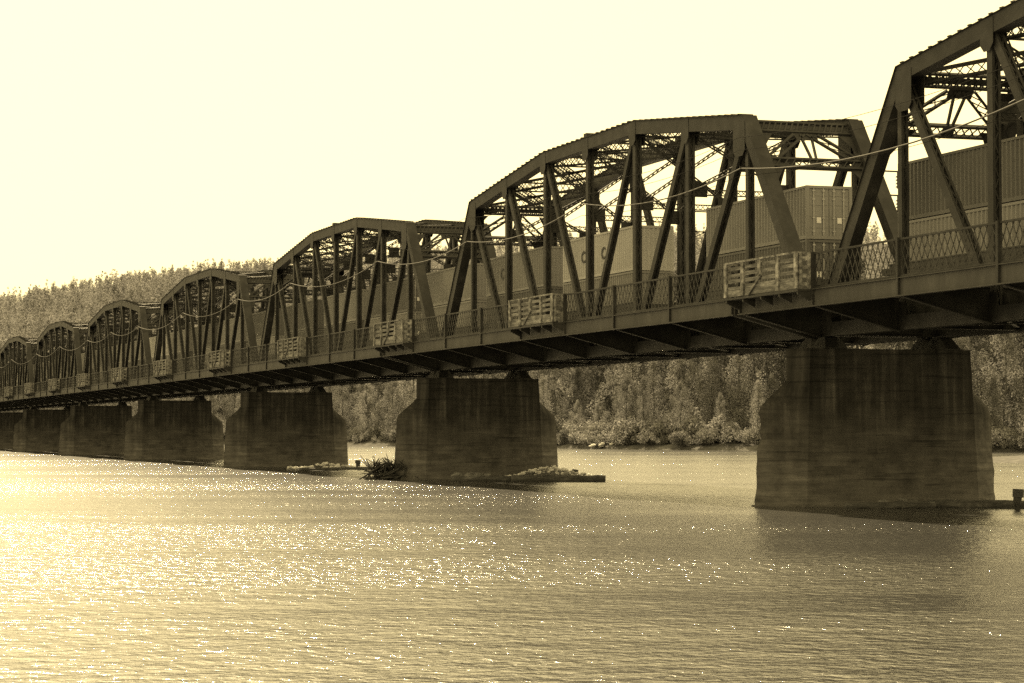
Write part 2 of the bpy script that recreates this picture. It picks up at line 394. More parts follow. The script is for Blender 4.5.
    for k in range(1, 7):       # crossed bracing between the top chords
        m = MB(); xa, xb = k*P, (k+1)*P; za, zb = TOPZ[k]+.1, TOPZ[k+1]+.1
        up = Vector((-(zb-za), 0, xb-xa)).normalized()
        for sg in (-1, 1):
            pa, pb = Vector((xa+.2, sg*2.6, za)), Vector((xb-.2, -sg*2.6, zb)); dd = (pb-pa).normalized(); off = up*(.0 if sg > 0 else -.1)
            m.laced(pa+off, pb+off, .38, dd.cross(up), up, .06, .04, .5, .07)
            m.laced(pa+off-up*.5, pb+off-up*.5, .38, dd.cross(up), up, .06, .04, .5, .07)
            m.laced(pa+off-up*.25, pb+off-up*.25, .5, up, dd.cross(up), .02, .045, .5, .02)
        pm = Vector(((xa+xb)/2, 0, (za+zb)/2)) - up*.05
        m.beam(pm-Vector((.5,0,0)), pm+Vector((.5,0,0)), 1.0, .02)
        m.build('top_lateral', st, R_)
        m = MB()
        for sg in (-1, 1): m.beam((xa, sg*2.6, .16+.02*sg), (xb, -sg*2.6, .16+.02*sg), .16, .03)
        m.build('bottom_lateral', st, R_)
    for k in range(0, 9):       # floor beams with the cantilever brackets that carry the walkways
        x = min(max(k*P, .2), LEN-.2); m = MB(); zt = z_(5.62)
        m.box(x-.012, x+.012, NEAR+.26, FAR-.26, .1, zt); m.box(x-.16, x+.16, NEAR+.27, FAR-.27, .06, .1); m.box(x-.16, x+.16, NEAR+.27, FAR-.27, zt, zt+.03)
        for sg in (-1, 1):
            ya, yb = sg*(2.88+.26), sg*7.0; za, zb = z_(4.25), z_(5.24)
            m.hexa([(x-.012,ya,za),(x+.012,ya,za),(x+.012,yb,zb),(x-.012,yb,zb),(x-.012,ya,zt),(x+.012,ya,zt),(x+.012,yb,zt),(x-.012,yb,zt)])
            m.beam((x,ya,za-.02), (x,yb,zb-.02), .04, .30, (0,0,1)); m.box(x-.14, x+.14, min(ya,yb), max(ya,yb), zt+.002, zt+.03)
        m.build('floor_beam', st, R_)
    m = MB()
    for y in (-1.9,-.75,.75,1.9): m.box(0, LEN, y-.02, y+.02, z_(4.75), z_(5.55)); m.box(0, LEN, y-.14, y+.14, z_(4.72), z_(4.75))
    m.build('track_stringer', st, R_)
    for sg in (-1, 1):
        m = MB()
        for y in (3.6, 4.7, 5.8): m.box(0, LEN, sg*y-.09, sg*y+.09, z_(5.655), z_(5.78))
        m.build('walkway_stringer', st, R_)
        m = MB(); n = int(LEN/.26); ya, yb = sorted((sg*3.25, sg*7.0))
        for i in range(n):
            x = i*LEN/n; m.box(x, x+LEN/n-.015, ya, yb, z_(5.785), DECK-.02+random.uniform(0,.02))
        m.build('walkway_deck', M['plank'], R_)
        m = MB(); y = sg*7.1; t = sg*.1
        m.box(-.1, LEN+.1, y-.02, y+.02, z_(5.26), z_(5.92)); m.box(-.1, LEN+.1, y-.12, y+.12, z_(5.22), z_(5.26)); m.box(-.1, LEN+.1, y-.12, y+.12, z_(5.92), z_(5.96))
        m.build('fascia_girder', M['steel_pale'], R_)
    m = MB()
    for i in range(int(LEN/.5)):
        x = i*.5+.1; m.box(x, x+.24, -1.9, 1.9, z_(5.66), z_(5.90))
    tag(m.build('track_ties', M['plank'], R_), kind='stuff')
    for y in (-.72, .72):
        m = MB(); m.box(0, LEN+.7, y-.065, y+.065, z_(5.905), z_(5.93)); m.box(0, LEN+.7, y-.012, y+.012, z_(5.93), z_(6.03)); m.box(0, LEN+.7, y-.036, y+.036, z_(6.03), z_(6.08))
        m.build('rail', M['rail'], R_)
    # fences, posts, refuge bays
    zf0, zf1 = z_(6.05), z_(7.40)
    fm = None
    for sg in (-1, 1):
        for k in range(8):
            if sg < 0 and k in (0, 4): continue
            o = fence_mesh(k*P+.08, (k+1)*P-.08, sg*7.1, zf0, zf1).build('fence_panel', st, R_)
        for k in range(9):
            m = MB(); x = min(max(k*P, .1), LEN-.1); y = sg*7.1
            m.box(x-.075, x+.075, y-.13, y-.03, z_(5.30), z_(7.50)); m.box(x-.10, x+.10, y-.028, y+.05, z_(5.97), z_(7.50))
            m.build('fence_post', st, R_)
    for k in (4, 7):            # arms on the far side that carry insulators
        x = k*P; m = MB()
        for z in (z_(13.0), z_(11.8)): m.beam((x, FAR+.15, z), (x, FAR+2.6, z), .09, .07, (1,0,0))
        m.beam((x, FAR+.2, z_(11.2)), (x, FAR+1.5, z_(11.78)), .06, .06, (1,0,0))
        arm = m.build('insulator_arm', st, R_)
        for z in (z_(13.0), z_(11.8)):
            m = MB()
            m.tube([(x, FAR+2.3, z-.04), (x, FAR+2.3, z-.86)], .025, 6)
            for i in range(4): m.tube([(x, FAR+2.3, z-.22-i*.17), (x, FAR+2.3, z-.29-i*.17)], [.06, .11], 8)
            m.build('insulator', st, arm)
    for k in (0, 4):
        xa, xb = k*P-.02, (k+1)*P-.05; yo = FY-.72; z0, z1 = z_(5.97), z_(7.50)
        b = MB()                                                        # platform and brackets
        b.box(xa, xb, yo-.02, FY-.14, z_(5.84), z_(5.93))
        for t in (0.01, .25, .5, .75, .99):
            x = xa+(xb-xa)*t; b.hexa([(x-.06,yo,z_(5.72)),(x+.06,yo,z_(5.72)),(x+.06,FY-.14,z_(5.45)),(x-.06,FY-.14,z_(5.45)),(x-.06,yo,z_(5.838)),(x+.06,yo,z_(5.838)),(x+.06,FY-.14,z_(5.838)),(x-.06,FY-.14,z_(5.838))])
        bay = b.build('refuge_bay', M['steel'], R_)
        rb = random.Random(k+3)
        m = MB()
        for i, t in enumerate((0, .25, .5, .75, 1)):
            x = xa+.11+(xb-xa-.22)*t; zz = z0+(.75 if i == 2 else 0)
            m.box(x-.15, x+.15, yo-.075, yo-.005, zz, z1-.06)
        m.box(xa, xb, yo-.09, yo+.06, z1-.06, z1+.02)
        m.build('panel_post', M['wood_pale'], bay)
        m = MB(); H = z1-z0-.1
        for i in range(5):
            za = z0+.02+i*H/5; hh = .30 if i == 0 else .16
            for j in range(4):
                xs = xa+.02+(xb-xa-.04)*j/4; xe = xa+.02+(xb-xa-.04)*(j+1)/4; dz = rb.uniform(-.03,.03); dw = rb.uniform(-.02,.02)
                m.hexa([(xs,yo+.002,za+dz),(xe-.01,yo+.002,za+dz+dw),(xe-.01,yo+.032,za+dz+dw),(xs,yo+.032,za+dz),(xs,yo+.002,za+dz+hh),(xe-.01,yo+.002,za+dz+dw+hh),(xe-.01,yo+.032,za+dz+dw+hh),(xs,yo+.032,za+dz+hh)])
        m.build('slatted_panel', M['wood_grey'], bay)
        m = MB(); xm = xa+(xb-xa)*.5
        m.beam((xm+.15, yo-.05, z0+.8), (xm-1.2, yo-.05, z0+.02), .05, .12); m.build('diagonal_brace', M['wood_grey'], bay)
        for x in (xa+.04, xb-.04):
            m = MB()
            for y in (yo+.12, FY-.2): m.box(x-.05, x+.05, y-.07, y+.07, z0, z1)
            for i in range(4): m.box(x-.02, x+.02, yo+.2, FY-.28, z0+.08+i*.36, z0+.26+i*.36)
            m.box(x-.05, x+.05, yo+.192, FY-.272, z1-.09, z1)
            m.build('side_panel', M['wood_pale'], bay)
    for x in (.35, LEN-.35):
        for y in (NEAR, FAR):
            m = MB(); m.hexa([(x-.75,y-.55,-.52),(x+.75,y-.55,-.52),(x+.75,y+.55,-.52),(x-.75,y+.55,-.52),(x-.3,y-.35,-.02),(x+.3,y-.35,-.02),(x+.3,y+.35,-.02),(x-.3,y+.35,-.02)])
            m.box(x-.8, x+.8, y-.62, y+.62, -.56, -.522); m.build('bearing_shoe', st, R_)
    return R_

span_labels = [
 'nearest riveted steel truss span, cut off by the edge of the photo',
 'complete steel truss span around the container marked CSC, standing on the nearest pier',
 'steel truss span between the driftwood-strewn pier and the next smaller pier beyond it',
 'truss span rising against the hill skyline, fourth from the nearest',
 'truss span with its peak just below the forested ridge line, fifth from the nearest',
 'small distant truss span in front of the hill forest, sixth from the nearest',
 'truss span at the edge of the photo, seventh from the nearest',
 'farthest truss span, reaching the wooded bank']
span0 = make_span(); TREE = tree_of()
for i in range(8):
    o = span0 if i == 0 else copy_tree(span0, TREE)
    o.location = W(S0 + i*PITCH, AC, ZC+ZB); o.rotation_euler = (0, 0, ROT)
    tag(o, span_labels[i], 'bridge span', 'steel truss spans of the bridge')

# ------------------------------------------------------------------ piers
def hnoise(x, y, z):
    return math.sin(x*1.7+y*.9)*.5 + math.sin(y*2.3-z*3.1+1.3)*.35 + math.sin(z*5.3+x*2.9)*.25 + math.sin(z*11+y*7.1)*.15
def make_pier(seed, chip):
    top = ZC+3.73; rng = random.Random(seed); m = MB()
    zs = [-1.5, 0] + [i*.3 for i in range(1, 25) if i*.3 < top-.1] + [top]
    N = 0
    for z in zs:
        t = max(0, z)/top
        hw = 4.35-.30*t; ht = 1.45-.2*t                       # half width of flat face, half thickness
        zs1, zs0 = ZC+2.25, ZC+1.05
        if z > zs1: tip = 4.62
        elif z > zs0: tip = 6.02 + (4.62-6.02)*(z-zs0)/(zs1-zs0)
        else: tip = 6.25 - .23*z/zs0
        ring = [(-ht,-hw),(-ht,hw),(0,tip-.25),(ht,hw),(ht,-hw),(0,-tip)]
        pts = []
        for i in range(6):
            a, b = ring[i], ring[(i+1) % 6]; n = 16 if i in (0, 3) else 5
            for j in range(n): pts.append((a[0]+(b[0]-a[0])*j/n, a[1]+(b[1]-a[1])*j/n))
        N = len(pts)
        for x, y in pts:
            amp = .006 + chip*(.04 if abs(y) > 4.4 else .008)
            f = 1 + amp*hnoise(x*2+seed, y*1.3, z)*.25
            if chip > .5 and abs(y) > 4.6 and 2.9 < z < 4.2 and y < 0: f *= .985 + .012*math.sin(z*8)
            m.v.append((x*f, y*f, z))
    for i in range(len(zs)-1):
        for j in range(N):
            a = i*N+j; b = i*N+(j+1) % N; m.f.append((a, b, b+N, a+N))
    m.f.append(tuple((len(zs)-1)*N+j for j in range(N)))
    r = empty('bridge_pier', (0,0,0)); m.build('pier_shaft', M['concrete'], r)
    f = MB(); k = []
    ring = [(-1.6,-4.5),(-1.6,4.5),(0,6.2),(1.6,4.5),(1.6,-4.5),(0,-6.4)]
    zt = .07
    f.v += [(x, y, -1.5) for x, y in ring] + [(x, y, zt) for x, y in ring]
    f.f.append(tuple(range(6, 12)))
    for j in range(6): f.f.append((j, (j+1) % 6, 6+(j+1) % 6, 6+j))
    f.build('footing', M['concrete'], r)
    return r
pier_labels = ['largest concrete pier with chipped pointed nose, nearest to the viewer',
 'concrete pier with driftwood tangle and pale rubble at its foot',
 'concrete pier with a low strip of rubble along its waterline, third from the nearest',
 'fourth concrete pier from the nearest, showing a triangle of trees beside its shoulder',
 'fifth concrete pier from the nearest, overlapped by its neighbours',
 'sixth concrete pier, small and dark at the edge of the photo',
 'seventh concrete pier, nearly hidden behind the others',
 'farthest concrete pier, close to the wooded bank']
for i in range(8):
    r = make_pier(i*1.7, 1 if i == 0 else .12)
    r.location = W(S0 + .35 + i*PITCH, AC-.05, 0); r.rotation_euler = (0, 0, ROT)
    tag(r, pier_labels[i], 'bridge pier', 'concrete piers of the bridge')

# ------------------------------------------------------------------ train
CL, CW, CH = 12.19, 2.44, 2.59
def corr_side(m, y, sg, x0, x1, z0, z1):
    per = .33; n = int((x1-x0)/per); per = (x1-x0)/n; dp = .07
    prof = []
    for i in range(n):
        xa = x0+i*per
        prof += [(xa, 0), (xa+per*.26, 0), (xa+per*.5, dp), (xa+per*.76, dp)]
    prof.append((x1, 0))
    for (a, da), (b, db) in zip(prof, prof[1:]):
        q = [(a, y-sg*da, z0), (b, y-sg*db, z0), (b, y-sg*db, z1), (a, y-sg*da, z1)]
        m.quad(*(q if sg < 0 else q[::-1]))
def make_container(mat, letters=None):
    r = empty('shipping_container', (0,0,0)); h = CL/2; hw = CW/2; m = MB()
    for sx in (-1, 1):
        for sy in (-1, 1):
            m.box(*(sorted((sx*h, sx*(h-.16)))), *(sorted((sy*hw, sy*(hw-.16)))), 0, CH)
    for sy in (-1, 1):
        a, b = sorted((sy*hw, sy*(hw-.06)))
        m.box(-h+.16, h-.16, a, b, .02, .18); m.box(-h+.16, h-.16, a, b, CH-.12, CH-.005)
        corr_side(m, sy*(hw-.015), sy, -h+.16, h-.16, .18, CH-.12)
    for sx in (-1, 1):
        a, b = sorted((sx*h, sx*(h-.1))); m.box(a, b, -hw+.16, hw-.16, .01, .16); m.box(a, b, -hw+.16, hw-.16, CH-.13, CH-.004)
    per = .26; n = 8; y0 = -hw+.16; per = (CW-.32)/n               # corrugated closed end
    for i in range(n):
        y = y0+i*per; x = -h+.02
        pr = [(y, 0), (y+per*.26, 0), (y+per*.5, .04), (y+per*.76, .04), (y+per, 0)]
        for (a, da), (b, db) in zip(pr, pr[1:]): m.quad((x+da, a, .16), (x+da, a, CH-.13), (x+db, b, CH-.13), (x+db, b, .16))
    m.quad((-h,-hw+.06,CH-.03),(h,-hw+.06,CH-.03),(h,hw-.06,CH-.03),(-h,hw-.06,CH-.03))
    m.quad((-h,-hw+.06,.05),(-h,hw-.06,.05),(h,hw-.06,.05),(h,-hw+.06,.05))
    m.build('container_body', mat, r)
    for s in (-1, 1):
        m = MB(); ya, yb = sorted((s*.015, s*(hw-.165)))
        m.box(h-.09, h-.05, ya, yb, .165, CH-.135)
        for z in (.55, 1.1, 1.65, 2.1): m.box(h-.05, h-.035, ya+.05, yb-.05, z, z+.06)
        dr = m.build('door', mat, r)
        m = MB()
        for t in (.22, .72):
            y = ya+(yb-ya)*t; m.box(h-.034, h+.004, y-.025, y+.025, .17, CH-.14)
            for z in (.35, 1.0, 1.9, 2.3): m.box(h-.034, h+.012, y-.07, y+.07, z, z+.07)
        m.build('locking_bar', M['cont_rib'], dr)
        m = MB(); m.box(h-.032, h-.022, s*.55-.12, s*.55+.12, .78, 1.06)
        m.build('placard', M['placard'], dr)
    return r
def add_letters(r, txt, xs, size, z, faceneg=True):
    for ch, x in zip(txt, xs):
        cu = bpy.data.curves.new('side_lettering', 'FONT'); cu.body = ch; cu.size = size; cu.extrude = .004; cu.offset = .018
        t_ = bpy.data.objects.new('tmp_text', cu); C.objects.link(t_); bpy.context.view_layer.update()
        me = bpy.data.meshes.new_from_object(t_.evaluated_get(bpy.context.evaluated_depsgraph_get())); bpy.data.objects.remove(t_)
        me.materials.clear(); me.materials.append(M['letter']); o = bpy.data.objects.new('side_lettering', me); C.objects.link(o)
        o.parent = r
        o.location = (x, -CW/2-.012, z) if faceneg else (x, CW/2+.012, z)
        o.rotation_euler = (math.pi/2, 0, 0) if faceneg else (math.pi/2, 0, math.pi)
    return r
def make_wellcar():
    r = empty('well_car', (0,0,0)); m = MB(); h = 6.5
    for sy in (-1, 1):
        a, b = sorted((sy*1.30, sy*1.42)); m.box(-h, h, a, b, .35, 1.25); a, b = sorted((sy*1.27, sy*1.46)); m.box(-h, h, a, b, 1.25, 1.31)
    m.box(-h, h, -1.29, 1.29, .3, .48)
    for sx in (-1, 1): a, b = sorted((sx*h, sx*(h+.9))); m.box(a, b, -1.35, 1.35, .85, 1.15); a, b = sorted((sx*(h+.9), sx*(h+1.4))); m.box(a, b, -.15, .15, .75, .98)
    m.build('well', M['bogie'], r)
    for sx in (-1, 1):
        m = MB(); x = sx*(h+.55)
        for sy in (-1, 1): m.box(x-1.1, x+1.1, sy*.98-.06, sy*.98+.06, .38, .72)
        m.box(x-.25, x+.25, -.95, .95, .5, .8); bg_ = m.build('bogie', M['bogie'], r)
        m = MB()
        for dx in (-.85, .85):
            for sy in (-.74, .74):
                k = 16; c = Vector((x+dx, sy, .42)); n = len(m.v)
                for dy in (-.06, .06): m.v += [(c.x+.42*math.cos(2*math.pi*j/k), c.y+dy, c.z+.42*math.sin(2*math.pi*j/k)) for j in range(k)]
                m.f.append(tuple(n+j for j in range(k))); m.f.append(tuple(n+k+j for j in reversed(range(k))))
                for j in range(k): m.f.append((n+j, n+k+j, n+k+(j+1) % k, n+(j+1) % k))
            m.box(x+dx-.07, x+dx+.07, -.68, .68, .36, .48)
        m.build('wheel', M['bogie'], bg_)
    return r
RAILZ = 6.08
cz_low = ZC + 11.82 - 2*CH - .02; cz_up = ZC + 11.82 - CH
protos = {k: make_container(M['cont_'+k]) for k in ('dark','mid','light')}
wc0 = make_wellcar(); TREE = tree_of()
def s_of_Y(Y, a): return (Y - a*VY)/UY
NA = AC - CW/2
near_Y = [91.4, 110.5, 132.0, 146.9] + [146.9+14.9*k for k in range(1, 23)]
near_Y[0] = 101.7 - CL*UY
tones_up = ['dark','mid','light','mid','mid','dark','mid','dark','dark','mid']
tones_lo = ['mid','dark','mid','dark','mid','mid','dark','dark','mid','dark']
ordn = ['first','second','third','fourth','fifth','sixth','seventh','eighth','ninth','tenth','eleventh','twelfth','thirteenth','fourteenth','fifteenth','sixteenth','seventeenth','eighteenth','nineteenth','twentieth','twenty-first','twenty-second','twenty-third','twenty-fourth','twenty-fifth','twenty-sixth']
upl = {0:'dark corrugated container on top of the stack nearest the viewer, cut by the photo edge',
       1:'faded upper container showing its double doors with locking bars',
       2:'pale upper container lettered CSC with a plain corrugated end',
       3:'faded upper container with two letters C, just beyond the pale CSC one'}
lol = {0:'paler container under the dark nearest container, behind the lattice fence',
       1:'dark container under the one showing double doors', 2:'container under the pale one lettered CSC',
       3:'container beneath the faded one with two letters C'}
tone_word = {'dark':'dark','mid':'faded','light':'pale'}
used = set()
def place_cont(tone, s, z, label, flip, letters=None):
    src = protos[tone]
    o = src if (tone not in used and letters is None) else copy_tree(src, TREE)
    if letters is None: used.add(tone)
    o.location = W(s, AC, z); o.rotation_euler = (0, 0, ROT + (math.pi if flip else 0))
    tag(o, label, 'container', 'shipping containers on the train'); return o
for i, Y in enumerate(near_Y):
    s = s_of_Y(Y, NA) + CL/2
    if s > S0+7.6*PITCH: break
    tu, tl = tones_up[i % 10], tones_lo[i % 10]
    flip = i not in (1, 5, 9, 12)
    lu = upl.get(i) or f'{tone_word[tu]} upper container of the {ordn[i]} double stack, counting from the nearest'
    ll = lol.get(i) or f'{tone_word[tl]} lower container of the {ordn[i]} double stack, counting from the nearest'
    o = place_cont(tu, s, cz_up, lu, flip, 'x' if i in (2, 3) else None)
    if i == 2: add_letters(o, 'CSC', (2.75, 1.05, -.7), 1.0, 1.0, False)
    if i == 3: add_letters(o, 'CC', (5.95, 2.9), 1.0, 1.0, False)
    place_cont(tl, s, cz_low, ll, flip)
    c = wc0 if i == 0 else copy_tree(wc0, TREE)
    c.location = W(s, AC, ZC+RAILZ); c.rotation_euler = (0, 0, ROT)
    tag(c, f'dark well car carrying the {ordn[i]} double stack of containers, counting from the nearest', 'rail car', 'well cars of the train')
for k, o in protos.items():
    if k not in used:
        for q in TREE[o.name]:
            for q2 in TREE.get(q.name, []): bpy.data.objects.remove(q2)
            bpy.data.objects.remove(q)
        bpy.data.objects.remove(o)

# ------------------------------------------------------------------ cables along the near truss
def cat(pts, sag, n=14):
    out = []
    for (s0, z0), (s1, z1) in zip(pts, pts[1:]):
        sg = sag*((s1-s0)/23.0)
        for i in range(n):
            t = i/n; out.append((s0+(s1-s0)*t, z0+(z1-z0)*t - sg*4*t*(1-t)))
    out.append(pts[-1]); return out
def sk(sp, k): return S0 + sp*PITCH - k*P
sup = [(sk(0,7),13.2),(sk(0,3),13.15),(sk(1,7),12.85),(sk(1,4),13.25),(sk(1,1),12.8),(sk(2,6),13.1),(sk(2,2),13.25),(sk(3,7),13.1),(sk(3,3),13.2),(sk(4,7),13.0),(sk(4,4),13.2),(sk(4,1),13.0),(sk(5,5),13.2),(sk(5,1),13.0),(sk(6,4),13.2),(sk(6,0),13.0),(sk(7,4),13.2),(sk(7,0),13.0)]
AN = 46.0
m = MB(); m.tube([W(s, AN, ZC+z) for s, z in cat(sup, .75)], .036, 6)
cab = m.build('utility_cable', M['galv'], None, True)
tag(cab, 'thick pale cable sagging in loops along the near side of the trusses', 'cable', 'cables strung along the bridge')
m = MB()
for s, z in sup: m.beam(W(s, AN-.05, ZC+z+.07), W(s, 46.35, ZC+z+.07), .07, .07, (0,0,1))
m.build('cable_bracket', M['steel'], cab)
for i, (dz, aa, lab) in enumerate(((.75, 45.95, 'thin dark wire strung just above the thick pale cable'), (1.35, 45.9, 'uppermost thin wire crossing the truss posts near the top chords'), (-.55, 45.98, 'thin wire hanging just below the thick pale cable'))):
    m = MB(); m.tube([W(s, aa, ZC+z) for s, z in cat([(s, 13.05+dz+.05*math.sin(j*2.1+i)) for j, (s, z) in enumerate(sup)], .45)], .013, 4)
    tag(m.build('thin_wire', M['wire'], None, True), lab, 'wire', 'cables strung along the bridge')

# ------------------------------------------------------------------ water, banks, hills
m = MB(); m.quad((-2600,-300,0),(2600,-300,0),(2600,3000,0),(-2600,3000,0))
tag(m.build('river_water', M['water']), kind='structure')
BANK = [(900,-120),(420,140),(220,255),(130,325),(78,371),(25,422),(-25,520),(-79,602),(-160,715),(-300,900),(-520,1200),(-900,1700)]
def resample(pl, st):
    out = []
    for (x0,y0),(x1,y1) in zip(pl, pl[1:]):
        n = max(1, int(math.hypot(x1-x0, y1-y0)/st))
        for i in range(n): out.append((x0+(x1-x0)*i/n, y0+(y1-y0)*i/n))
    out.append(pl[-1]); return out
bl = resample(BANK, 5.0)
ON = Vector((.62, .785)).normalized()
HB = [-1.2, -.6, -.222, -.105, -.05, .08, .155, .5, 1.5]; HH = [24, 47, 73, 97, 109, 115, 122, 134, 144]
def hill(x, y):
    b = x/max(y, 50); H = float(np.interp(b, HB, HH)); t = min(max((y-820)/(1480-820), 0), 1)
    t = t*t*(3-2*t)*.55 + t*.45
    return H*t + (2.5*math.sin(x*.021)+2*math.sin(y*.017+x*.011))*t
def ground(x, y, dd):
    z = float(np.interp(dd, [-12,0,1.2,3,8,30,120], [-2,-.05,.5,1.0,1.8,2.8,4]))
    return z + hill(x, y)
ds = [-12,-4,0,1.2,3,5,8,14,22,34,50,80,120,170,230,300,380,470,560,650,750,850,950,1050,1150,1300,1500,1800]
m = MB(); nD = len(ds)
for i, (x, y) in enumerate(bl):
    j = (math.sin(i*.9)*.6 + math.sin(i*.37+1)*1.1)*.8
    for dd in ds:
        q = dd + (j if dd < 30 else 0); X, Y = x+ON.x*q, y+ON.y*q
        m.v.append((X, Y, ground(X, Y, dd)))
for i in range(len(bl)-1):
    for k in range(nD-1):
        a = i*nD+k; m.f.append((a, a+nD, a+nD+1, a+1))
g = m.build('far_bank', M['bankground'], None, True); tag(g, kind='structure')
# gravel bar reaching in from the far side
m = MB(); nx, ny = 40, 14
for i in range(nx):
    for j in range(ny):
        t = i/(nx-1); q = j/(ny-1)*2-1; wv = min(1, t*2.2)**.5
        X = 49 + 95*t - 4*max(0, -q)*wv; Y = 262 + q*(56 if q < 0 else 60)*wv
        m.v.append((X, Y, -.2 + (.75+.25*t)*(1-q*q)**.6*min(1, t*6+.25) + .04*math.sin(i*2.1+j*1.7)))
for i in range(nx-1):
    for j in range(ny-1):
        a = i*ny+j; m.f.append((a, a+ny, a+ny+1, a+1))
tag(m.build('gravel_bar', M['gravel'], None, True), kind='structure')

# ------------------------------------------------------------------ trees
def leaves(rng, cen, rad, n, size, squash=1.0):
    """n leaf-sized quads spread through an ellipsoid"""
    d = rng.normal(size=(n,3)); d /= np.linalg.norm(d, axis=1)[:,None]
    r = rng.random(n)**.3
    c = np.array(cen) + d*r[:,None]*np.array((rad, rad, rad*squash))
    ax = np.array((cen[0], cen[1], 0.0)); la = np.linalg.norm(ax); ax = ax/la if la > .3 else ax*0
    nn = d*.75 + ax*.45 + np.array((0, 0, .55)) + rng.normal(size=(n,3))*.28      # leaves turn outwards and up to the light
    nn /= np.linalg.norm(nn, axis=1)[:,None]
    a = np.cross(nn, rng.normal(size=(n,3))); a /= np.linalg.norm(a, axis=1)[:,None]
    b = np.cross(nn, a)
    s = size*(.6+.8*rng.random(n))[:,None]
    return np.stack([c-a*s*.5, c+b*s*.32, c+a*s*.5, c-b*s*.32], 1).reshape(-1, 3)
def trunk_mesh(rng, h, r, limbs):
    m = MB(); pts = [(0,0,-.4)]; x = y = 0
    for i in range(1, 7):
        x += rng.normal()*.012*h; y += rng.normal()*.012*h; pts.append((x, y, h*.9*i/6))
    m.tube(pts, [r*(1-.8*i/6) for i in range(7)], 7)
    for (bx, by, bz) in limbs:
        z0 = bz*.72; f = min(1, z0/(h*.9))*6; i = int(min(f, 5)); b = Vector(pts[i]).lerp(Vector(pts[i+1]), f-i)
        m.tube([b, b.lerp(Vector((bx,by,bz)), .5)+Vector((0,0,.05*h*.1)), (bx,by,bz)], [r*.3, r*.2, r*.06], 5)
    return m
def tree_proto(seed, h, width, nc, leafn, mat, size=.5):
    rng = np.random.default_rng(seed); V = []; cl = []
    for i in range(nc):
        t = (i+.5)/nc; env = math.sin(math.pi*min(1, .12+.86*t)**.8)**.6
        ang = i*2.4+rng.random(); rr = width*env*(.35+.6*rng.random())
        c = (rr*math.cos(ang), rr*math.sin(ang), h*(.12+.80*t)); rad = h*(.065+.055*rng.random())*(1.12-.55*t)
        cl.append(c); V.append(leaves(rng, c, rad, leafn, size, 1.25))
    V.append(leaves(rng, (0,0,h*.93), h*.05, leafn, size, 1.6))
    V = np.concatenate(V); F = np.arange(len(V)).reshape(-1, 4)
    crown = np_mesh('crown', V, F, mat)
    tm = trunk_mesh(rng, h, h*.014, cl[::4])
    me = bpy.data.meshes.new('trunk'); me.from_pydata(tm.v, [], tm.f); me.materials.append(M['bark'])
    return crown, me
def conifer_proto(seed, h):
    rng = np.random.default_rng(seed); V = []
    for i in range(22):
        t = i/21; z = h*(.12+.86*t); r = h*.17*(1-t)**.85+.15
        for j in range(max(3, int(9*(1-t)+3))):
            a = rng.random()*6.28; q = r*(.75+.4*rng.random())
            V.append(leaves(rng, (q*.55*math.cos(a), q*.55*math.sin(a), z-.25*q), q*.5, 26, .5, .35))
    V = np.concatenate(V); F = np.arange(len(V)).reshape(-1, 4); crown = np_mesh('crown', V, F, M['needle'])
    tm = trunk_mesh(rng, h, h*.013, [])
    me = bpy.data.meshes.new('trunk'); me.from_pydata(tm.v, [], tm.f); me.materials.append(M['bark'])
    return crown, me
def shrub_proto(seed, h, w_):
    rng = np.random.default_rng(seed); V = []
    for i in range(15):
        a = rng.random()*6.28; r = w_*rng.random()**.6; z = h*(.25+.6*rng.random()*(1-.5*r/w_))
        V.append(leaves(rng, (r*math.cos(a), r*math.sin(a), z), h*.28, 110, .34, 1.1))
    V = np.concatenate(V); V[:,2] = np.maximum(V[:,2], .05); F = np.arange(len(V)).reshape(-1, 4)
    crown = np_mesh('foliage', V, F, M['shrub'])
    m = MB()
    for i in range(6):
        a = i*1.05; m.tube([(0,0,-.2), (.3*w_*math.cos(a), .3*w_*math.sin(a), h*.4), (.6*w_*math.cos(a), .6*w_*math.sin(a), h*.75)], [.06,.045,.015], 5)
    me = bpy.data.meshes.new('stem'); me.from_pydata(m.v, [], m.f); me.materials.append(M['bark'])
    return crown, me
KIND = {}
KIND['poplar'] = [tree_proto(s, 24, 3.2, 20, 320, M['leaf'], .33) for s in (1,2,3)]
KIND['broad'] = [tree_proto(s, 22, 5.4, 24, 330, M['leaf'], .33) for s in (4,5,6)]
KIND['dark'] = [tree_proto(s, 23, 3.6, 19, 220, M['leaf_shade'], .4) for s in (7,8)]
KIND['spruce'] = [conifer_proto(s, 24) for s in (9,10)]
KIND['shrub'] = [shrub_proto(s, 3.2, 2.6) for s in (11,12,13)]
def plant(name, kind, x, y, z, scale, rz, label, cat_, group, pn=('crown','trunk'), sz=None):
    cr, tr = KIND[kind][int(rz*100) % len(KIND[kind])]
    r = empty(name, (x, y, z), rz); r.scale = (scale, scale, sz or scale)
    for n, me in zip(pn, (cr, tr)):
        o = bpy.data.objects.new(n, me); C.objects.link(o); o.parent = r
    tag(r, label, cat_, group); return r
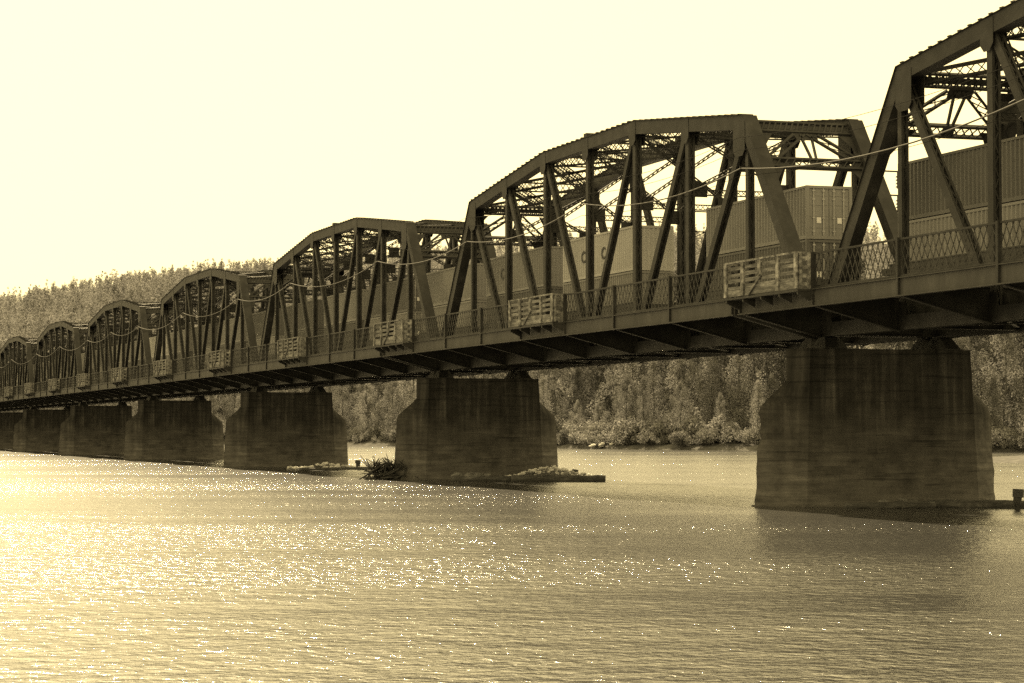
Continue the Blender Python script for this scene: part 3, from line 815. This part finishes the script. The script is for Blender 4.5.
# where a plant on the far bank shows in the photo, named by what frames it
def frame_of(x, y):
    px = 512 + 2308*x/y
    if px < 70: return 'beyond the farthest truss spans'
    if px < 240: return 'beyond the row of distant piers'
    if px < 400: return 'between the driftwood pier and the next smaller pier'
    if px < 560: return 'behind the driftwood pier'
    if px < 770: return 'between the driftwood pier and the nearest pier'
    if px < 975: return 'behind the nearest pier'
    return 'past the open-river side of the nearest pier'
KW = {'poplar':('tall narrow poplar','poplar_tree'), 'broad':('broad leafy tree','broadleaf_tree'), 'dark':('shade-dark dense tree','broadleaf_tree'), 'spruce':('pointed spruce','spruce_tree')}
rt = random.Random(11)
blt = [p for p in resample(BANK, 1.0) if -215 < p[0] < 190]
i = 0; nt_ = 0
for row, (d0, d1, step) in enumerate(((6, 10, 10.5), (13, 19, 9.5), (26, 34, 8.0), (44, 58, 9.0))):
    i = row*3.0
    while i < len(blt):
        x, y = blt[int(i)]; dd = rt.uniform(d0, d1); X, Y = x+ON.x*dd, y+ON.y*dd
        kind = rt.choices(('poplar','broad','dark'), ((4, 6, .4), (5, 6, 1), (0, .6, 8), (0, 0, 8))[row])[0]  # back rows mostly take the leaves whose colour has shade painted in
        s = rt.uniform(.8, 1.2)*(.56, .84, 1.1, 1.2)[row]*rt.choice((.8, 1, 1.1))
        px = 512+2308*X/Y
        if -60 < px < 1110:
            plant(KW[kind][1], kind, X, Y, ground(X, Y, dd)-.1, s, rt.uniform(0, 6.28), f'{KW[kind][0]} on the far bank, {frame_of(X, Y)}', 'tree', 'trees along the far bank', sz=s*rt.uniform(.9,1.1)); nt_ += 1
        i += step*rt.uniform(.7, 1.3)
for d0, d1, step, smin, smax in ((1.8, 4.0, 3.6, .5, 1.2), (5.0, 8.0, 4.2, .9, 1.75), (20, 38, 7.5, 1.2, 1.9)):
  i = 0
  while i < len(blt):
      x, y = blt[int(i)]; dd = rt.uniform(d0, d1); X, Y = x+ON.x*dd, y+ON.y*dd; s = rt.uniform(smin, smax)
      px = 512+2308*X/Y
      if -40 < px < 1100:
          plant('willow_shrub', 'shrub', X, Y, ground(X, Y, dd)-.1, s, rt.uniform(0, 6.28), f'rounded shrub on the far shore, {frame_of(X, Y)}', 'shrub', 'shrubs along the far bank', ('foliage','stem'), sz=s*rt.uniform(.8,1.3))
      i += step*rt.uniform(.6, 1.5)

# the far wooded hill: a mass nobody could count
rng = np.random.default_rng(5)
def blob_proto(seed, con):
    g = np.random.default_rng(seed)
    if con: sp = ((1.6,1.9),(3.6,1.6),(5.6,1.25),(7.6,.95),(9.3,.65),(10.8,.38))
    else:
        f = g.uniform(.85, 1.25); sp = ((2.2,2.1*f),(4.3,2.1*f),(6.3,1.65*f),(8.0,1.1),(9.2,.6))
    V = [leaves(g, (g.normal()*.25, g.normal()*.25, h), r, 54 if r > 1 else 28, .58 if r > 1 else .25+.3*r, 1.15) for h, r in sp]
    return np.concatenate(V)
protoF = [blob_proto(s, s % 4 == 0) for s in range(12)]
Vs = []
N = 0
for t in range(200000):
    y = rng.uniform(640, 1640); b = rng.uniform(-.30, .29); x = b*y
    if rng.random() > (y/1640)*(1 if b < -.07 else .38): continue
    if y < 860 and rng.random() < .6: continue
    # signed distance behind the bank line along ON: skip the strip taken by the single trees
    yb = np.interp(-x, [-p[0] for p in BANK], [p[1] for p in BANK])
    if (y-yb) < 80: continue
    z = ground(x, y, 150)
    # leave out what the hill's own crest hides
    s = rng.uniform(.9, 1.6); a = rng.random()*6.28; p = protoF[int(rng.integers(12))]
    ca, sa = math.cos(a), math.sin(a)
    q = np.stack([(p[:,0]*ca-p[:,1]*sa)*s+x, (p[:,0]*sa+p[:,1]*ca)*s+y, p[:,2]*s*rng.uniform(.85,1.15)+z-.5], 1)
    Vs.append(q.astype(np.float32)); N += 1
    if N >= 8000: break
V = np.concatenate(Vs); me = np_mesh('hill_forest', V, np.arange(len(V)).reshape(-1,4), M['farleaf'])
o = bpy.data.objects.new('hill_forest', me); C.objects.link(o); tag(o, 'pale wooded hillside of close-set trees rising behind the bridge', 'forest', kind='stuff')
sky_con = [(3,1.0),(12,1.15),(19,.95),(38,1.1),(64,1.4),(70.5,1.35),(103,.9),(172,1.1),(178,.95),(243,1.0)]
for px, s in sky_con:
    Y = 1475; X = (px-512)/2308*Y
    plant('spruce_tree', 'spruce', X, Y, hill(X, Y)+3, s*.5, px*.37, 'dark pointed spruce standing above the hill skyline', 'tree', 'spruces on the hill skyline')

# ------------------------------------------------------------------ drift logs, rubble and the like
def px_water(x, y, z=0.0):                       # where the ray through a picture point meets height z
    a = .0389; dx = (x-512)/2308; dv = (341.5-y)/2308
    d = Vector((dx, math.cos(a)-dv*math.sin(a), math.sin(a)+dv*math.cos(a))); t = (z-ZC)/d.z
    return Vector((d.x*t, d.y*t, z))
def log(p0, p1, r0, r1, label, mat='log', group='drift logs at the piers', seed=0):
    g = random.Random(seed); m = MB(); p0, p1 = Vector(p0), Vector(p1); n = 12; pts = []; rs = []
    for i in range(n+1):
        t = i/n; pts.append(p0.lerp(p1, t)+Vector((g.uniform(-.04,.04), g.uniform(-.04,.04), g.uniform(-.03,.03)))); rs.append((r0+(r1-r0)*t)*g.uniform(.93,1.07))
    m.tube(pts, rs, 9); o = m.build('drift_log', M[mat], None, True); return tag(o, label, 'log', group)
def rock_mesh(seed, flat=.7):
    g = random.Random(seed); m = MB(); k, n = 7, 5
    for i in range(n):
        ph = math.pi*(i+.5)/n
        for j in range(k):
            t = 2*math.pi*(j+.5*(i % 2))/k; r = g.uniform(.75, 1.15)
            m.v.append((r*math.sin(ph)*math.cos(t), r*math.sin(ph)*math.sin(t), r*math.cos(ph)*flat))
    for i in range(n-1):
        for j in range(k): a = i*k+j; b = i*k+(j+1) % k; m.f.append((a, a+k, b+k, b))
    m.f.append(tuple(range(k))); m.f.append(tuple((n-1)*k+j for j in reversed(range(k))))
    me = bpy.data.meshes.new('rock'); me.from_pydata(m.v, [], m.f); return me
rocks = [rock_mesh(s) for s in range(6)]
rocks_d = [me.copy() for me in rocks]
for me in rocks: me.materials.append(M['stone'])
for me in rocks_d: me.materials.append(M['stone_dark'])
rk = random.Random(4)
def rock(p, s, label, group, dark=False):
    o = bpy.data.objects.new('rock', rk.choice(rocks_d if dark else rocks)); C.objects.link(o)
    o.location = p; o.scale = (s*rk.uniform(.8,1.4), s*rk.uniform(.8,1.3), s*rk.uniform(.6,1)); o.rotation_euler = (rk.uniform(-.3,.3), rk.uniform(-.3,.3), rk.uniform(0,6.28))
    return tag(o, label, 'rock', group)
# raft of logs and rubble by the second pier
a = px_water(512, 481.6); b = px_water(605, 481.8)
log(a+Vector((0,0,.12)), b+Vector((0,0,.16)), .32, .28, 'long dark log floating in front of the pale rubble heap', seed=1)
a2 = a+Vector((.6,1.5,.1)); log(a2, b+Vector((-2.3,1.6,.1)), .26, .22, 'weathered log lying half hidden behind the long floating log', seed=2)
c0 = px_water(549, 480.3)
for i in range(215):
    t = rk.gauss(0, 1); u = rk.uniform(-1.2, 1.3); x = t*1.45
    hgt = max(0, .85*(1-abs(x-.1)/3.3))*rk.uniform(.3, 1)
    if abs(x) > 3.1: continue
    rock(c0+Vector((x, u+.6, .2+hgt*.95)), rk.uniform(.06,.17), 'pale broken stone in the rubble heap beside the driftwood pier', 'stones of the pale rubble heap')
m = MB(); m.v = []; n = 18                                      # gravel core under the stones
ring = [(3.2*math.cos(2*math.pi*i/n), 1.6*math.sin(2*math.pi*i/n)) for i in range(n)]
m.v = [(x, y, -.3) for x, y in ring] + [(x*.7, y*.7, .22) for x, y in ring] + [(x*.3, y*.4, .62) for x, y in ring]
for q in (0, n):
    for i in range(n): m.f.append((q+i, q+(i+1) % n, q+n+(i+1) % n, q+n+i))
m.f.append(tuple(range(2*n, 3*n)))
o = m.build('gravel_mound', M['stone_dark']); o.location = c0+Vector((0,.6,0)); tag(o, 'low gravel mound under the pale rubble at the driftwood pier', 'gravel', kind='stuff')
def stump(p, h, r, label, tilt=0):
    m = MB(); m.tube([(0,0,-.5),(0,0,h*.5),(tilt,0,h)], [r,r*.95,r*.98], 10); m.tube([(tilt-.02,0,h*.62),(tilt,0,h+.02)], [r*1.28,r*1.3], 10)
    o = m.build('mooring_post', M['log'], None, False); o.location = p; return tag(o, label, 'post', 'wooden posts at the piers')
stump(px_water(577,480.3)+Vector((-.1,.6,.3)), .42, .17, 'short dark wooden stub standing on the pale rubble heap')
stump(px_water(1017.5,510)+Vector((0,0,0)), .88, .19, 'dark wooden post rising from the water by the nearest log boom', .05)
# boom beside the nearest pier
a = px_water(928, 507.5); b = px_water(1060, 509)
log(a+Vector((0,0,.12)), b+Vector((0,0,.12)), .24, .22, 'long straight boom log stretching from the nearest pier out of the photo', seed=3)
log(a+Vector((1.1,1.2,.1)), b+Vector((0,1.3,.1)), .2, .2, 'pale-topped log lying behind the straight boom log', 'wood_grey', seed=4)
log(px_water(845,508.5)+Vector((0,0,.08)), px_water(935,508)+Vector((0,0,.12)), .16, .2, 'dark log lying against the foot of the nearest pier', seed=5)
for i, (x, y, s) in enumerate(((968,503,.34),(902,506,.28),(884,507,.2),(915,507,.2))):
    rock(px_water(x,y)+Vector((0,.15,.22)), s, ['round dark boulder beside the boom log at the nearest pier','larger of the wet rocks under the middle of the nearest pier','small wet rock at the foot of the nearest pier, away from the boom','small wet rock touching the dark log at the nearest pier'][i], 'wet rocks at the nearest pier', True)
# logs and rocks along the foot of the second pier
log(px_water(452,481)+Vector((0,0,.1)), px_water(515,481.2)+Vector((0,0,.12)), .2, .24, 'dark log lying along the foot of the driftwood pier', seed=6)
for i, x in enumerate((456,462,468,472,478,486)):
    rock(px_water(x, 480.6)+Vector((0,.3,.3)), rk.uniform(.22,.5), 'dull rock heaped on the log along the foot of the driftwood pier', 'dull rocks at the driftwood pier', True)
# driftwood tangle
t0 = px_water(386, 479.6); g = random.Random(21); root = empty('driftwood_tangle', t0); root.scale = (.8, .9, .92)
tag(root, 'dark tangle of driftwood branches caught on the pier nose', 'driftwood')
m = MB()
for i in range(55):
    y0 = Vector((g.uniform(-1.6,2.2), g.uniform(-.6,.8), g.uniform(-.1,.9))); dx = Vector((g.uniform(-1,1), g.uniform(-.5,.5), g.uniform(-.15,.5))).normalized()*g.uniform(.8,1.8)
    m.tube([y0-dx, y0+Vector((0,0,g.uniform(-.1,.15))), y0+dx], [.05,.065,.03], 6)
m.build('branch_mass', M['driftwood'], root, True)
m = MB()
for i in range(90):
    an = g.uniform(.15, 2.9); b0 = Vector((g.uniform(-1.1,1.7), g.uniform(-.5,.5), g.uniform(.5,1.1))); L = g.uniform(.35,.85)
    e = b0+Vector((math.cos(an)*L, g.uniform(-.3,.3), math.sin(an)*L*.8)); m.tube([b0, b0.lerp(e,.5)+Vector((g.uniform(-.1,.1),0,.05)), e], [.03,.02,.007], 5)
    for q in range(3):
        s_ = b0.lerp(e, g.uniform(.4,.9)); m.tube([s_, s_+Vector((g.uniform(-.3,.3), g.uniform(-.1,.1), g.uniform(.05,.35)))], [.02,.008], 4)
m.build('branch', M['driftwood'], root, True)
rng2 = np.random.default_rng(3)
V = np.concatenate([leaves(rng2, (g.uniform(-1.3,1.6), g.uniform(-.3,.4), g.uniform(.35,1.25)), (.3+.25*g.random()), 110, .11) for _ in range(22)])
me = np_mesh('debris_leaves', V, np.arange(len(V)).reshape(-1,4), M['needle']); o = bpy.data.objects.new('debris_leaves', me); C.objects.link(o); o.parent = root
log(px_water(364,478.6)+Vector((0,0,.05)), px_water(392,479.6)+Vector((0,0,.1)), .1, .17, 'thin floating log poking out in front of the driftwood tangle', 'driftwood', seed=8)
for i, (q0, q1) in enumerate((((385,457),(402,477)),((396,463),(410,478)))):
    A = px_water(q0[0], 479)+Vector((0,-.5,(479-q0[1])/14.2)); B = px_water(q1[0], 479.5)+Vector((0,-.4,(480-q1[1])/14.2))
    log(A, B, .05, .07, ['bare pale pole leaning down across the driftwood tangle','shorter bare pole leaning against the pier nose beside the driftwood'][i], 'wood_grey', seed=30+i)
# rubble strip by the third pier
c3 = px_water(335, 469.2)
for i in range(45):
    x = rk.uniform(-4.2, 2.6); rock(c3+Vector((x, rk.uniform(-.4,1.2), .1+.45*math.exp(-((x+.6)/1.6)**2)*rk.random())), rk.uniform(.12,.3), 'pale stone in the rubble strip at the third pier', 'stones of the strip at the third pier')
log(px_water(300,470.3)+Vector((0,0,.05)), px_water(372,469.3)+Vector((0,0,.08)), .16, .14, 'slim dark log floating along the rubble strip at the third pier', seed=9)
stump(px_water(358,468.6), .75, .2, 'small dark stub standing at the end of the rubble strip')
# pale things on the far shore
k0 = px_water(616, 449.2)
for i in range(26):
    rock(k0+Vector((rk.gauss(0,2.3), 1.0+rk.random()*2, .25+rk.random()*.9)), rk.uniform(.3,.6), 'pale boulder piled on the shore of the far bank', 'pale boulders on the far bank')
s0 = px_water(687, 449.5)+Vector((.8, 1.6, .5)); m = MB(); m.tube([(0,0,-.5),(.1,0,2.5),(-.1,0,5)], [.28,.24,.08], 8); sn = m.build('dead_snag', M['placard'], None, True); sn.location = s0
tag(sn, 'pale dead tree stub standing among the shrubs of the far bank', 'tree stub')
m = MB(); m.tube([(0,0,2.2),(.6,0,3.2)], [.12,.03], 6); m.tube([(0,0,3.0),(-.5,.1,3.8)], [.1,.03], 6); m.build('limb', M['placard'], sn, True)

SC.cycles.max_bounces = 6; SC.cycles.volume_bounces = 0; SC.cycles.use_denoising = False
